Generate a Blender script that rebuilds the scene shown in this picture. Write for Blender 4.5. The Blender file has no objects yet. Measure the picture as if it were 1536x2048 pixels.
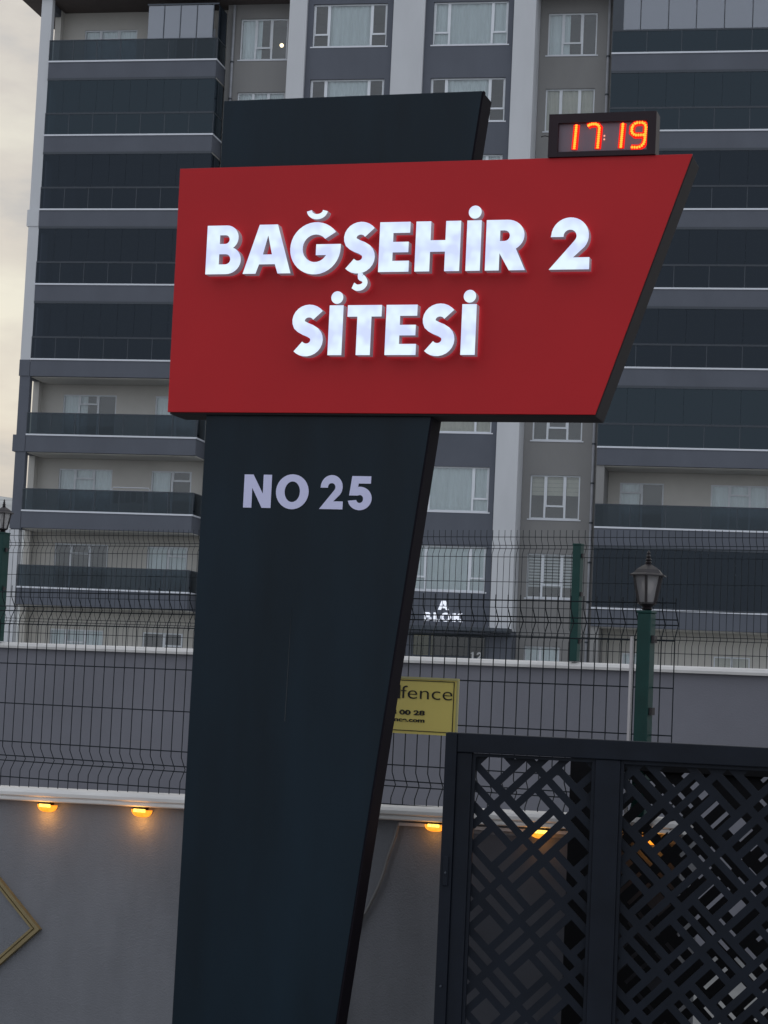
import bpy, bmesh, math, random
from mathutils import Vector, Matrix
random.seed(7)
R = math.radians
SC = bpy.context.scene
COL = SC.collection
# ------------------------------------------------------------------ camera
pitch, roll = R(4.92), R(2.61)
F = Vector((0, math.cos(pitch), math.sin(pitch)))
U = Vector((0, -math.sin(pitch), math.cos(pitch)))
X = Vector((1, 0, 0))
R2 = X*math.cos(roll)+U*math.sin(roll)
U2 = -X*math.sin(roll)+U*math.cos(roll)
cd = bpy.data.cameras.new('camera'); cam = bpy.data.objects.new('camera', cd); COL.objects.link(cam)
M4 = Matrix((R2, U2, -F)).transposed().to_4x4(); M4.translation = Vector((0, 0, 1.7))
cam.matrix_world = M4
cd.sensor_fit = 'VERTICAL'; cd.sensor_height = 24; cd.lens = 4200/2048*24
cd.clip_start = .05; cd.clip_end = 3000
SC.camera = cam
# ------------------------------------------------------------------ world, sun, exposure
SUN_EL, SUN_AZ = 8, -28
W = bpy.data.worlds.new('World'); SC.world = W; W.use_nodes = True
nt = W.node_tree; N = nt.nodes; Lk = nt.links; N.clear()
wo = N.new('ShaderNodeOutputWorld'); bg = N.new('ShaderNodeBackground'); bg.inputs[1].default_value = .12
sky = N.new('ShaderNodeTexSky'); sky.sky_type = 'NISHITA'; sky.sun_disc = False
sky.sun_elevation = R(SUN_EL); sky.sun_rotation = R(SUN_AZ)
tc = N.new('ShaderNodeTexCoord'); mp = N.new('ShaderNodeMapping'); mp.inputs['Scale'].default_value = (1, 1, 2.6)
mp.inputs['Location'].default_value = (.35, 0, .19)
n1 = N.new('ShaderNodeTexNoise'); n1.inputs['Scale'].default_value = 5.5; n1.inputs['Detail'].default_value = 7; n1.inputs['Roughness'].default_value = .55
cr = N.new('ShaderNodeValToRGB')
cr.color_ramp.elements[0].position = .36; cr.color_ramp.elements[0].color = (2.6, 2.7, 2.9, 1)
cr.color_ramp.elements[1].position = .62; cr.color_ramp.elements[1].color = (5.0, 4.85, 4.25, 1)
e = cr.color_ramp.elements.new(.48); e.color = (3.95, 3.72, 3.45, 1)
sep = N.new('ShaderNodeSeparateXYZ')
mr = N.new('ShaderNodeMapRange'); mr.inputs[1].default_value = .1; mr.inputs[2].default_value = .97
mx0 = N.new('ShaderNodeMix'); mx0.data_type = 'RGBA'; mx0.blend_type = 'MIX'
mx0.inputs[6].default_value = (4.95, 5.25, 5.8, 1)
mx = N.new('ShaderNodeMix'); mx.data_type = 'RGBA'; mx.inputs[0].default_value = .93
Lk.new(tc.outputs['Generated'], mp.inputs[0]); Lk.new(mp.outputs[0], n1.inputs['Vector']); Lk.new(n1.outputs[0], cr.inputs[0])
Lk.new(tc.outputs['Generated'], sep.inputs[0]); Lk.new(sep.outputs[1], mr.inputs[0]); Lk.new(mr.outputs[0], mx0.inputs[0])
Lk.new(cr.outputs[0], mx0.inputs[7]); Lk.new(sky.outputs[0], mx.inputs[6]); Lk.new(mx0.outputs[2], mx.inputs[7])
Lk.new(mx.outputs[2], bg.inputs[0]); Lk.new(bg.outputs[0], wo.inputs[0])
sd = bpy.data.lights.new('sun', 'SUN'); sd.energy = .5; sd.angle = R(25); sd.color = (1, .95, .88)
so = bpy.data.objects.new('sun', sd); COL.objects.link(so)
so.rotation_euler = (R(90-SUN_EL), 0, R(180+28))
SC.view_settings.view_transform = 'Standard'; SC.view_settings.look = 'None'
SC.view_settings.gamma = 1; SC.view_settings.use_curve_mapping = False
SC.view_settings.exposure = 0.38
try:
    SC.cycles.max_bounces = 8; SC.cycles.transparent_max_bounces = 16
except Exception: pass

# ------------------------------------------------------------------ materials
def pmat(name, col, rough=.7, metal=0, var=.12, vscale=3, bump=0, bscale=60, spec=.5, stretch=(1, 1, 1), emit=None, es=0, coat=0):
    m = bpy.data.materials.new(name); m.use_nodes = True; t = m.node_tree; n = t.nodes; l = t.links
    b = n['Principled BSDF']
    b.inputs['Roughness'].default_value = rough; b.inputs['Metallic'].default_value = metal
    b.inputs['Specular IOR Level'].default_value = spec
    if coat: b.inputs['Coat Weight'].default_value = coat
    tcn = n.new('ShaderNodeTexCoord'); mpn = n.new('ShaderNodeMapping'); mpn.inputs['Scale'].default_value = stretch
    l.new(tcn.outputs['Object'], mpn.inputs[0])
    ns = n.new('ShaderNodeTexNoise'); ns.inputs['Scale'].default_value = vscale; ns.inputs['Detail'].default_value = 6; ns.inputs['Roughness'].default_value = .6
    l.new(mpn.outputs[0], ns.inputs['Vector'])
    rp = n.new('ShaderNodeValToRGB'); rp.color_ramp.elements[0].position = .3; rp.color_ramp.elements[1].position = .7
    rp.color_ramp.elements[0].color = tuple(c*(1-var) for c in col)+(1,)
    rp.color_ramp.elements[1].color = tuple(min(1, c*(1+var)) for c in col)+(1,)
    l.new(ns.outputs[0], rp.inputs[0]); l.new(rp.outputs[0], b.inputs['Base Color'])
    if bump:
        nb = n.new('ShaderNodeTexNoise'); nb.inputs['Scale'].default_value = bscale; nb.inputs['Detail'].default_value = 4
        l.new(tcn.outputs['Object'], nb.inputs['Vector'])
        bp = n.new('ShaderNodeBump'); bp.inputs['Strength'].default_value = bump; bp.inputs['Distance'].default_value = .01
        l.new(nb.outputs[0], bp.inputs['Height']); l.new(bp.outputs[0], b.inputs['Normal'])
    if emit:
        b.inputs['Emission Color'].default_value = emit+(1,); b.inputs['Emission Strength'].default_value = es
    return m
def glassmat(name, tint, refl=1.0, ior=1.45, gcol=(1, 1, 1), haze=0, hcol=(.5, .5, .5), wob=.02, gr=.01):
    m = bpy.data.materials.new(name); m.use_nodes = True; t = m.node_tree; n = t.nodes; l = t.links; n.clear()
    o = n.new('ShaderNodeOutputMaterial'); tr = n.new('ShaderNodeBsdfTransparent'); tr.inputs[0].default_value = tint+(1,)
    gl = n.new('ShaderNodeBsdfGlossy'); gl.inputs['Color'].default_value = gcol+(1,); gl.inputs['Roughness'].default_value = gr
    fr = n.new('ShaderNodeFresnel'); fr.inputs[0].default_value = ior
    tcn = n.new('ShaderNodeTexCoord'); nb = n.new('ShaderNodeTexNoise'); nb.inputs['Scale'].default_value = 1.3
    bp = n.new('ShaderNodeBump'); bp.inputs['Strength'].default_value = wob; bp.inputs['Distance'].default_value = .2
    l.new(tcn.outputs['Object'], nb.inputs['Vector']); l.new(nb.outputs[0], bp.inputs['Height']); l.new(bp.outputs[0], gl.inputs['Normal'])
    mu = n.new('ShaderNodeMath'); mu.operation = 'MULTIPLY'; mu.inputs[1].default_value = refl; mu.use_clamp = True
    l.new(fr.outputs[0], mu.inputs[0])
    mxs = n.new('ShaderNodeMixShader'); l.new(mu.outputs[0], mxs.inputs[0])
    if haze:
        df = n.new('ShaderNodeBsdfDiffuse'); df.inputs[0].default_value = hcol+(1,)
        m2 = n.new('ShaderNodeMixShader'); m2.inputs[0].default_value = haze
        l.new(tr.outputs[0], m2.inputs[1]); l.new(df.outputs[0], m2.inputs[2]); l.new(m2.outputs[0], mxs.inputs[1])
    else: l.new(tr.outputs[0], mxs.inputs[1])
    l.new(gl.outputs[0], mxs.inputs[2]); l.new(mxs.outputs[0], o.inputs[0])
    return m
def emat(name, c1, c2, s, scale=6):
    m = bpy.data.materials.new(name); m.use_nodes = True; t = m.node_tree; n = t.nodes; l = t.links; n.clear()
    o = n.new('ShaderNodeOutputMaterial'); em = n.new('ShaderNodeEmission'); em.inputs[1].default_value = s
    tcn = n.new('ShaderNodeTexCoord'); ns = n.new('ShaderNodeTexNoise'); ns.inputs['Scale'].default_value = scale; ns.inputs['Detail'].default_value = 1
    rp = n.new('ShaderNodeValToRGB'); rp.color_ramp.elements[0].position = .38; rp.color_ramp.elements[1].position = .62
    rp.color_ramp.elements[0].color = c1+(1,); rp.color_ramp.elements[1].color = c2+(1,)
    l.new(tcn.outputs['Object'], ns.inputs['Vector']); l.new(ns.outputs[0], rp.inputs[0]); l.new(rp.outputs[0], em.inputs[0]); l.new(em.outputs[0], o.inputs[0])
    return m
mt = {}
mt['white_plaster'] = pmat('white_plaster', (.60, .61, .63), .85, var=.05, vscale=.8, bump=.15, bscale=30, stretch=(1, 1, .35))
mt['grey_plaster'] = pmat('grey_plaster', (.275, .27, .265), .9, var=.07, vscale=.7, bump=.15, bscale=30, stretch=(1, 1, .4))
mt['dark_plaster'] = pmat('dark_plaster', (.112, .122, .148), .85, var=.10, vscale=.6, bump=.15, bscale=30, stretch=(1, 1, .5))
mt['cream_plaster'] = pmat('cream_plaster', (.60, .58, .54), .9, var=.06, vscale=.7)
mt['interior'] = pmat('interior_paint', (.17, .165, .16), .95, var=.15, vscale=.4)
mt['eave'] = pmat('brown_eave', (.10, .08, .075), .8)
mt['upvc'] = pmat('white_upvc', (.76, .79, .83), .45, var=.04)
mt['trim'] = pmat('pale_metal_trim', (.70, .72, .77), .4, var=.03)
mt['alu_dark'] = pmat('dark_aluminium', (.045, .055, .07), .45, var=.05)
mt['curtain'] = pmat('sheer_curtain', (.80, .84, .84), .95, var=.06, vscale=2, stretch=(3, 3, .3))
mt['curtain_cream'] = pmat('cream_curtain', (.62, .57, .47), .95, var=.08, vscale=2)
mt['blind'] = pmat('blind_slats', (.62, .62, .62), .8, var=.05)
mt['glass'] = glassmat('window_glass', (.90, .93, .94), 1.7, wob=.03)
mt['rail_glass'] = glassmat('smoked_rail_glass', (.27, .31, .345), 1.0, gcol=(.82, .92, 1), haze=.08, hcol=(.06, .10, .13))
mt['dark_glass'] = glassmat('dark_glazing', (.13, .15, .19), .8, gcol=(.72, .85, 1), haze=.12, hcol=(.075, .10, .135))
mt['teal_glass'] = glassmat('blue_glazing', (.09, .125, .155), 1.05, gcol=(.70, .86, 1), haze=.16, hcol=(.085, .125, .155))
mt['pale_glass'] = glassmat('pale_glazing', (.55, .58, .62), 3.0, haze=.45, hcol=(.36, .40, .48))
mt['pipe'] = pmat('grey_downpipe', (.36, .37, .40), .5)
mt['hill'] = pmat('pale_hillside', (.40, .41, .40), .95, var=.25, vscale=.05)
mt['ground'] = pmat('concrete_ground', (.20, .20, .195), .9, var=.18, vscale=1.5, bump=.2)
mt['terrace'] = pmat('terrace_paving', (.25, .25, .24), .9, var=.15)
mt['wall_front'] = pmat('grey_render_near', (.185, .19, .207), .9, var=.20, vscale=1.6, stretch=(1.3, 1.3, .55), bump=.35, bscale=160)
mt['wall_rear'] = pmat('grey_render_far', (.175, .175, .20), .9, var=.10, vscale=.9, bump=.2, bscale=90)
mt['coping'] = pmat('white_coping', (.66, .64, .62), .6, var=.10, vscale=7, stretch=(.5, 3, 3), bump=.1)
mt['wire'] = pmat('green_black_wire', (.010, .015, .020), .75, spec=.2)
mt['post'] = pmat('dark_green_post', (.004, .042, .036), .45, spec=.3, var=.15, vscale=8)
mt['lantern'] = pmat('bronze_black_lantern', (.016, .012, .014), .45, var=.3, vscale=25)
mt['lantern_glass'] = glassmat('lantern_glass', (.62, .61, .60), 1.6, haze=.30, hcol=(.70, .67, .68))
mt['bulb'] = pmat('unlit_bulb', (.75, .73, .70), .3)
mt['totem'] = pmat('navy_panel', (.0045, .0135, .0225), .40, var=.35, vscale=1.1, spec=.22, stretch=(2.5, 2.5, .5), bump=.03, bscale=12)
mt['red'] = pmat('red_panel', (.50, .0125, .0175), .45, var=.06, vscale=1.4, spec=.25)
mt['edge'] = pmat('dark_edge', (.012, .010, .014), .8, spec=.06)
mt['case'] = pmat('board_case', (.030, .027, .029), .7, spec=.12)
mt['letter_face'] = emat('lit_letter_face', (.60, .68, .99), (.74, .88, 1.0), .84, 16)
mt['letter_side'] = pmat('letter_return', (.48, .46, .47), .4, emit=(.6, .6, .8), es=.07)
mt['letter_halo'] = emat('letter_back_bloom', (.9, .78, 1), (1, .88, 1), .8, 5)  # glowing letter backs added to imitate the bloom around the letters
mt['vinyl'] = pmat('lilac_white_vinyl', (.66, .66, .90), .5, var=.05)
mt['clock'] = pmat('clock_housing', (.024, .013, .018), .55, spec=.25)
mt['screen'] = pmat('clock_screen', (.17, .13, .16), .5, var=.03)
mt['led'] = emat('orange_led', (1, .09, .010), (1, .15, .015), 4.0, 300)
mt['led_bloom'] = emat('red_led_bloom', (1, .012, .008), (1, .02, .012), .95, 30)  # emissive tubes stand in for the red bloom round the digits
mt['led_dim'] = emat('pale_led', (1, .35, .25), (1, .42, .3), .9, 30)
mt['gate'] = pmat('gate_paint', (.0075, .0105, .0175), .55, var=.25, vscale=5, spec=.2)
mt['gate_shade'] = pmat('gate_shade', (.004, .004, .005), .7, spec=.15)  # same gate paint, darkened for the shade behind the front leaf
mt['plate'] = pmat('yellow_plate', (.86, .70, .20), .4, var=.05)
mt['plate_edge'] = pmat('plate_rim', (.52, .47, .22), .45)
mt['ink'] = pmat('black_ink', (.012, .010, .012), .6)
mt['cable'] = pmat('grey_cable', (.20, .20, .20), .6)
mt['drip'] = pmat('dried_drip', (.045, .05, .055), .7)
mt['wall_shade'] = pmat('wall_shade_tone', (.06, .062, .075), .8, var=.15)
mt['conduit'] = pmat('white_conduit', (.50, .47, .47), .5)
mt['gold'] = pmat('gold_moulding', (.24, .185, .085), .5, var=.15, vscale=12)
mt['amber'] = emat('amber_glow', (1, .27, .02), (1, .33, .03), 1.25, 60)
mt['amber_hot'] = emat('amber_led', (1, .55, .08), (1, .65, .12), 2.2, 60)
mt['warm_bulb'] = emat('warm_bulb', (1, .6, .3), (1, .8, .5), 2.2, 5)
mt['door_glass'] = glassmat('entrance_glass', (.35, .38, .36), 1.6)
mt['fac_letter'] = pmat('white_facade_letter', (.85, .86, .9), .4, emit=(.8, .85, 1), es=.5)
mt['warm_wall'] = pmat('warm_lobby', (.42, .40, .24), .9, emit=(.8, .75, .5), es=.10)

# ------------------------------------------------------------------ helpers
def tag(o, label=None, cat=None, group=None, kind=None):
    if label: o['label'] = label
    if cat: o['category'] = cat
    if group: o['group'] = group
    if kind: o['kind'] = kind
    return o
def empty(name, loc, yaw=0):
    o = bpy.data.objects.new(name, None); COL.objects.link(o)
    o.location = loc; o.rotation_euler = (0, 0, -R(yaw)); o.empty_display_size = .2
    return o
def link(name, me, parent=None, loc=(0, 0, 0)):
    o = bpy.data.objects.new(name, me); COL.objects.link(o); o.location = loc
    if parent: o.parent = parent
    return o
class MB:
    def __init__(s): s.v = []; s.f = []; s.mi = []; s.m = []
    def mat(s, m):
        if m not in s.m: s.m.append(m)
        return s.m.index(m)
    def add(s, vs, fs, m):
        k = len(s.v); s.v += [tuple(v) for v in vs]; s.f += [tuple(i+k for i in f) for f in fs]; s.mi += [s.mat(m)]*len(fs); return s
    def box(s, x0, x1, y0, y1, z0, z1, m):
        return s.add([(x0, y0, z0), (x1, y0, z0), (x1, y1, z0), (x0, y1, z0), (x0, y0, z1), (x1, y0, z1), (x1, y1, z1), (x0, y1, z1)],
                     [(0, 3, 2, 1), (4, 5, 6, 7), (0, 1, 5, 4), (1, 2, 6, 5), (2, 3, 7, 6), (3, 0, 4, 7)], m)
    def tube(s, pts, r, m, n=6, cap=True):
        pts = [Vector(p) for p in pts]; vs = []; fs = []
        for i, p in enumerate(pts):
            a = pts[max(i-1, 0)]; b = pts[min(i+1, len(pts)-1)]; t = (b-a).normalized()
            up = Vector((0, 1, 0)) if abs(t.y) < .9 else Vector((1, 0, 0))
            q = t.cross(up).normalized(); w = t.cross(q)
            rr = r[i] if isinstance(r, (list, tuple)) else r
            for j in range(n):
                an = 2*math.pi*j/n; vs.append(p+q*rr*math.cos(an)+w*rr*math.sin(an))
        for i in range(len(pts)-1):
            for j in range(n):
                fs.append((i*n+j, i*n+(j+1) % n, (i+1)*n+(j+1) % n, (i+1)*n+j))
        if cap: fs += [tuple(range(n))[::-1], tuple((len(pts)-1)*n+j for j in range(n))]
        return s.add(vs, fs, m)
    def lathe(s, prof, m, c=(0, 0), n=16, rot=0):
        vs = []; fs = []
        for (r, z) in prof:
            for j in range(n):
                a = 2*math.pi*j/n+rot; vs.append((c[0]+r*math.cos(a), c[1]+r*math.sin(a), z))
        for i in range(len(prof)-1):
            for j in range(n): fs.append((i*n+j, i*n+(j+1) % n, (i+1)*n+(j+1) % n, (i+1)*n+j))
        fs += [tuple(range(n))[::-1], tuple((len(prof)-1)*n+j for j in range(n))]
        return s.add(vs, fs, m)
    def prism_xz(s, poly, y0, y1, m, mside=None):
        """poly given counter-clockwise in x,z as seen from -Y"""
        n = len(poly); vs = [(p[0], y0, p[1]) for p in poly]+[(p[0], y1, p[1]) for p in poly]
        s.add(vs, [tuple(range(n)), tuple(range(2*n-1, n-1, -1))], m)
        k = len(s.v)-2*n
        s.f += [tuple(k+q for q in (i, i+n, (i+1) % n+n, (i+1) % n)) for i in range(n)]; s.mi += [s.mat(mside or m)]*n
        return s
    def mesh(s, name):
        me = bpy.data.meshes.new(name); me.from_pydata(s.v, [], s.f)
        for m in s.m: me.materials.append(mt[m])
        me.polygons.foreach_set('material_index', s.mi)
        me.update(); return me
    def build(s, name, parent=None, loc=(0, 0, 0), bevel=0, smooth=False):
        me = s.mesh(name)
        bm = bmesh.new(); bm.from_mesh(me); bmesh.ops.recalc_face_normals(bm, faces=bm.faces); bm.to_mesh(me); bm.free()
        if smooth:
            for p in me.polygons: p.use_smooth = True
        o = link(name, me, parent, loc)
        if bevel:
            b = o.modifiers.new('bevel', 'BEVEL'); b.width = bevel; b.segments = 2; b.limit_method = 'ANGLE'
        return o
def arc(cx, cz, rx, rz, a0, a1, n=14):
    return [(cx+rx*math.cos(R(a0+(a1-a0)*i/n)), cz+rz*math.sin(R(a0+(a1-a0)*i/n))) for i in range(n+1)]
def smoothline(P, k=5):
    out = []
    for i in range(len(P)-1):
        p0 = P[max(i-1, 0)]; p1 = P[i]; p2 = P[i+1]; p3 = P[min(i+2, len(P)-1)]
        for j in range(k):
            t = j/k
            out.append(tuple(.5*((2*p1[d])+(-p0[d]+p2[d])*t+(2*p0[d]-5*p1[d]+4*p2[d]-p3[d])*t*t+(-p0[d]+3*p1[d]-3*p2[d]+p3[d])*t**3) for d in (0, 1)))
    out.append(tuple(P[-1])); return out
def stroke(P, w, k=5):
    L = smoothline(P, k) if k > 1 else P; a = []; b = []
    for i, p in enumerate(L):
        q0 = L[max(i-1, 0)]; q1 = L[min(i+1, len(L)-1)]; dx, dz = q1[0]-q0[0], q1[1]-q0[1]; d = math.hypot(dx, dz) or 1
        nx, nz = -dz/d*w/2, dx/d*w/2; a.append((p[0]+nx, p[1]+nz)); b.append((p[0]-nx, p[1]-nz))
    return a+b[::-1]
def glyph(c):
    """contours in units of cap height; returns (list of contours, nominal width)"""
    if c == 'B':
        o = [(0, 0), (0, 1)]+arc(.42, .745, .26, .255, 90, -55, 12)+arc(.44, .285, .31, .285, 55, -90, 14)
        return [o, [(.28, .62)]+arc(.40, .71, .09, .09, -90, 90, 8)+[(.28, .80)], [(.28, .20)]+arc(.42, .305, .105, .105, -90, 90, 8)+[(.28, .41)]], .75
    if c == 'A': return [[(0, 0), (.27, 0), (.335, .19), (.665, .19), (.73, 0), (1, 0), (.69, 1), (.31, 1)], [(.405, .39), (.50, .78), (.595, .39)]], 1.0
    if c == 'G':
        o = arc(.525, .5, .525, .53, 38, 360, 34)+[(1.05, .58), (.54, .58), (.54, .36), (.755, .36)]+arc(.525, .5, .265, .28, -32, -318, 24)
        return [o], 1.05
    if c == 'S':
        P1 = arc(.385, .695, .215, .195, 33, 205, 12)+[(.235, .575), (.32, .53), (.42, .49), (.50, .44)]+arc(.345, .305, .215, .20, 28, -140, 12)
        return [stroke(P1, .258, 1)], .71
    if c == 'E': return [[(0, 0), (.62, 0), (.62, .22), (.28, .22), (.28, .39), (.60, .39), (.60, .60), (.28, .60), (.28, .78), (.62, .78), (.62, 1), (0, 1)]], .62
    if c == 'H': return [[(0, 0), (.30, 0), (.30, .39), (.60, .39), (.60, 0), (.90, 0), (.90, 1), (.60, 1), (.60, .62), (.30, .62), (.30, 1), (0, 1)]], .90
    if c == 'I': return [[(0, 0), (.29, 0), (.29, 1), (0, 1)]], .29
    if c == 'R':
        o = [(0, 0), (0, 1)]+arc(.42, .69, .345, .31, 90, -58, 14)+[(.80, 0), (.48, 0), (.28, .34), (.28, 0)]
        return [o, [(.28, .58)]+arc(.37, .685, .105, .105, -90, 90, 8)+[(.28, .79)]], .80
    if c == 'T': return [[(.205, 0), (.495, 0), (.495, .77), (.70, .77), (.70, 1), (0, 1), (0, .77), (.205, .77)]], .70
    if c == 'L': return [[(0, 0), (.60, 0), (.60, .24), (.29, .24), (.29, 1), (0, 1)]], .60
    if c == 'K': return [[(0, 0), (.28, 0), (.28, .30), (.36, .40), (.60, 0), (.93, 0), (.56, .58), (.90, 1), (.57, 1), (.28, .64), (.28, 1), (0, 1)]], .93
    if c == 'N': return [[(0, 0), (.26, 0), (.26, .60), (.58, 0), (.86, 0), (.86, 1), (.60, 1), (.60, .42), (.28, 1), (0, 1)]], .86
    if c == 'O': return [arc(.50, .5, .50, .525, 0, 350, 35), arc(.50, .5, .235, .31, 0, 350, 35)], 1.0
    if c == '1': return [[(.15, 0), (.42, 0), (.42, 1), (.2, 1), (0, .78), (.15, .74)]], .42
    if c == '2':
        o = [(.015, .64)]+arc(.385, .66, .36, .36, 178, -38, 20)+[(.455, .235), (.77, .235), (.77, 0), (0, 0), (.42, .50)]+arc(.385, .655, .125, .125, -40, 184, 14)+[(.265, .64)]
        return [o], .78
    if c == '5':
        o = [(.10, 1), (.66, 1), (.66, .78), (.30, .78), (.275, .61)]+arc(.345, .335, .355, .35, 102, -168, 22)+[(.255, .29)]+arc(.345, .32, .105, .12, -165, 120, 12)+[(.27, .42), (.03, .42)]
        return [o], .70
    if c == 'dot': return [arc(.13, .13, .13, .13, 0, 345, 23)], .26
    if c == 'breve': return [stroke(arc(.22, .18, .165, .13, 185, 355, 12), .105, 1)], .44
    if c == 'cedilla': return [stroke([(.16, .24), (.155, .175), (.21, .16), (.255, .095), (.20, .035), (.10, .02), (.02, .055)], .095, 4)], .28
def flatmesh(name, contours, ext, mface, mside, bev=0):
    cu = bpy.data.curves.new(name, 'CURVE'); cu.dimensions = '2D'; cu.fill_mode = 'BOTH'; cu.extrude = ext/2; cu.bevel_depth = bev
    for c in contours:
        sp = cu.splines.new('POLY'); sp.points.add(len(c)-1)
        for p, q in zip(sp.points, c): p.co = (q[0], q[1], 0, 1)
        sp.use_cyclic_u = True
    o = bpy.data.objects.new('tmp', cu); COL.objects.link(o)
    dg = bpy.context.evaluated_depsgraph_get(); dg.update()
    me = bpy.data.meshes.new_from_object(o.evaluated_get(dg)); bpy.data.objects.remove(o); bpy.data.curves.remove(cu)
    me.name = name
    me.transform(Matrix.Rotation(R(90), 4, 'X'))     # x,z plane, front towards -Y
    me.materials.clear(); me.materials.append(mt[mface]); me.materials.append(mt[mside])
    for p in me.polygons: p.material_index = 0 if p.normal.y < -.9 else 1
    return me
def put_glyph(parent, c, x, z, w, h, y, ext, mface, mside, halo=None, name='letter'):
    cs, nw = glyph(c); sx = w/nw
    me = flatmesh(name, [[(p[0]*sx, p[1]*h) for p in k] for k in cs], ext, mface, mside)
    o = link(name, me, parent, (x, y-ext/2, z))
    if halo:
        for p in me.polygons:
            if p.normal.y > .9: p.material_index = 2
        me.materials.append(mt[halo])
    return o
def text_mesh(parent, txt, x, z, h, y, off, mname, name='lettering', sx=1, width=None):
    cu = bpy.data.curves.new(name, 'FONT'); cu.body = txt; cu.size = h; cu.extrude = .0006; cu.offset = off
    o = bpy.data.objects.new('tmp', cu); COL.objects.link(o)
    dg = bpy.context.evaluated_depsgraph_get(); dg.update()
    me = bpy.data.meshes.new_from_object(o.evaluated_get(dg)); bpy.data.objects.remove(o)
    if width:
        xs = [v.co.x for v in me.vertices]; sx = width/(max(xs)-min(xs)); me.transform(Matrix.Translation((-min(xs), 0, 0)))
    me.transform(Matrix.Diagonal((sx, 1, 1, 1))); me.transform(Matrix.Rotation(R(90), 4, 'X'))
    me.materials.clear(); me.materials.append(mt[mname])
    return link(name, me, parent, (x, y, z))
def holed_wall(name, parent, x0, x1, z0, z1, holes, y0, y1, m):
    xs = sorted({x0, x1, *[h[0] for h in holes], *[h[1] for h in holes]}); zs = sorted({z0, z1, *[h[2] for h in holes], *[h[3] for h in holes]})
    xs = [x for x in xs if x0 <= x <= x1]; zs = [z for z in zs if z0 <= z <= z1]
    bm = bmesh.new(); V = {}
    def g(x, z):
        if (x, z) not in V: V[(x, z)] = bm.verts.new((x, y0, z))
        return V[(x, z)]
    for i in range(len(xs)-1):
        for j in range(len(zs)-1):
            cx, cz = (xs[i]+xs[i+1])/2, (zs[j]+zs[j+1])/2
            if any(h[0] < cx < h[1] and h[2] < cz < h[3] for h in holes): continue
            bm.faces.new((g(xs[i], zs[j]), g(xs[i+1], zs[j]), g(xs[i+1], zs[j+1]), g(xs[i], zs[j+1])))
    r = bmesh.ops.extrude_face_region(bm, geom=bm.faces[:])
    for v in [q for q in r['geom'] if isinstance(q, bmesh.types.BMVert)]: v.co.y = y1
    bmesh.ops.recalc_face_normals(bm, faces=bm.faces)
    me = bpy.data.meshes.new(name); bm.to_mesh(me); bm.free(); me.materials.append(mt[m])
    return link(name, me, parent)
def curtain_mesh(w, h, mname, amp=.035, pitch=.22, seed=0, scallop=False):
    rnd = random.Random(seed); n = max(8, int(w/.04)); vs = []; fs = []
    for i in range(n+1):
        x = w*i/n; y = amp*math.sin(x/pitch*6.283+rnd.random()*.5)+amp*.5*math.sin(x/pitch*2.3+seed)
        zb = .05*abs(math.sin(x*7)) if scallop else 0
        vs += [(x, y, zb), (x, y*.7, h)]
    for i in range(n): fs.append((2*i, 2*i+2, 2*i+3, 2*i+1))
    me = bpy.data.meshes.new('curtain'); me.from_pydata(vs, [], fs); me.materials.append(mt[mname])
    for p in me.polygons: p.use_smooth = True
    return me
_pane = {}
def pane_obj(name, parent, x0, x1, z0, z1, y, m, t=.012):
    key = (name, round(x1-x0, 3), round(z1-z0, 3), m)
    if key not in _pane:
        _pane[key] = MB().box(0, round(x1-x0, 3), 0, t, 0, round(z1-z0, 3), m).mesh(name)
    return link(name, _pane[key], parent, (x0, y, z0))

# ------------------------------------------------------------------ ground and hills
def terrain(name, label):
    return None
g = MB().add([(-900, -300, 0), (900, -300, 0), (900, 1500, 0), (-900, 1500, 0)], [(0, 1, 2, 3)], 'ground').build('ground')
tag(g, kind='structure')
vs = []; fs = []; nx, ny = 90, 14
rh = random.Random(3)
for i in range(nx+1):
    for j in range(ny+1):
        u = i/nx; v = j/ny; x = -420+760*u; y = 360+v*260
        h = (43+6*math.sin(u*7)+5*math.sin(u*17+1)+3*math.sin(u*41))*math.sin(min(1, v*1.7)*math.pi/2)+rh.uniform(-1.3, 1.3)*(v > 0)
        vs.append((x, y, h if j else -1))
for i in range(nx):
    for j in range(ny): k = i*(ny+1)+j; fs.append((k, k+ny+1, k+ny+2, k+1))
h = MB().add(vs, fs, 'hill').build('hills', smooth=True); tag(h, kind='structure')

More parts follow.
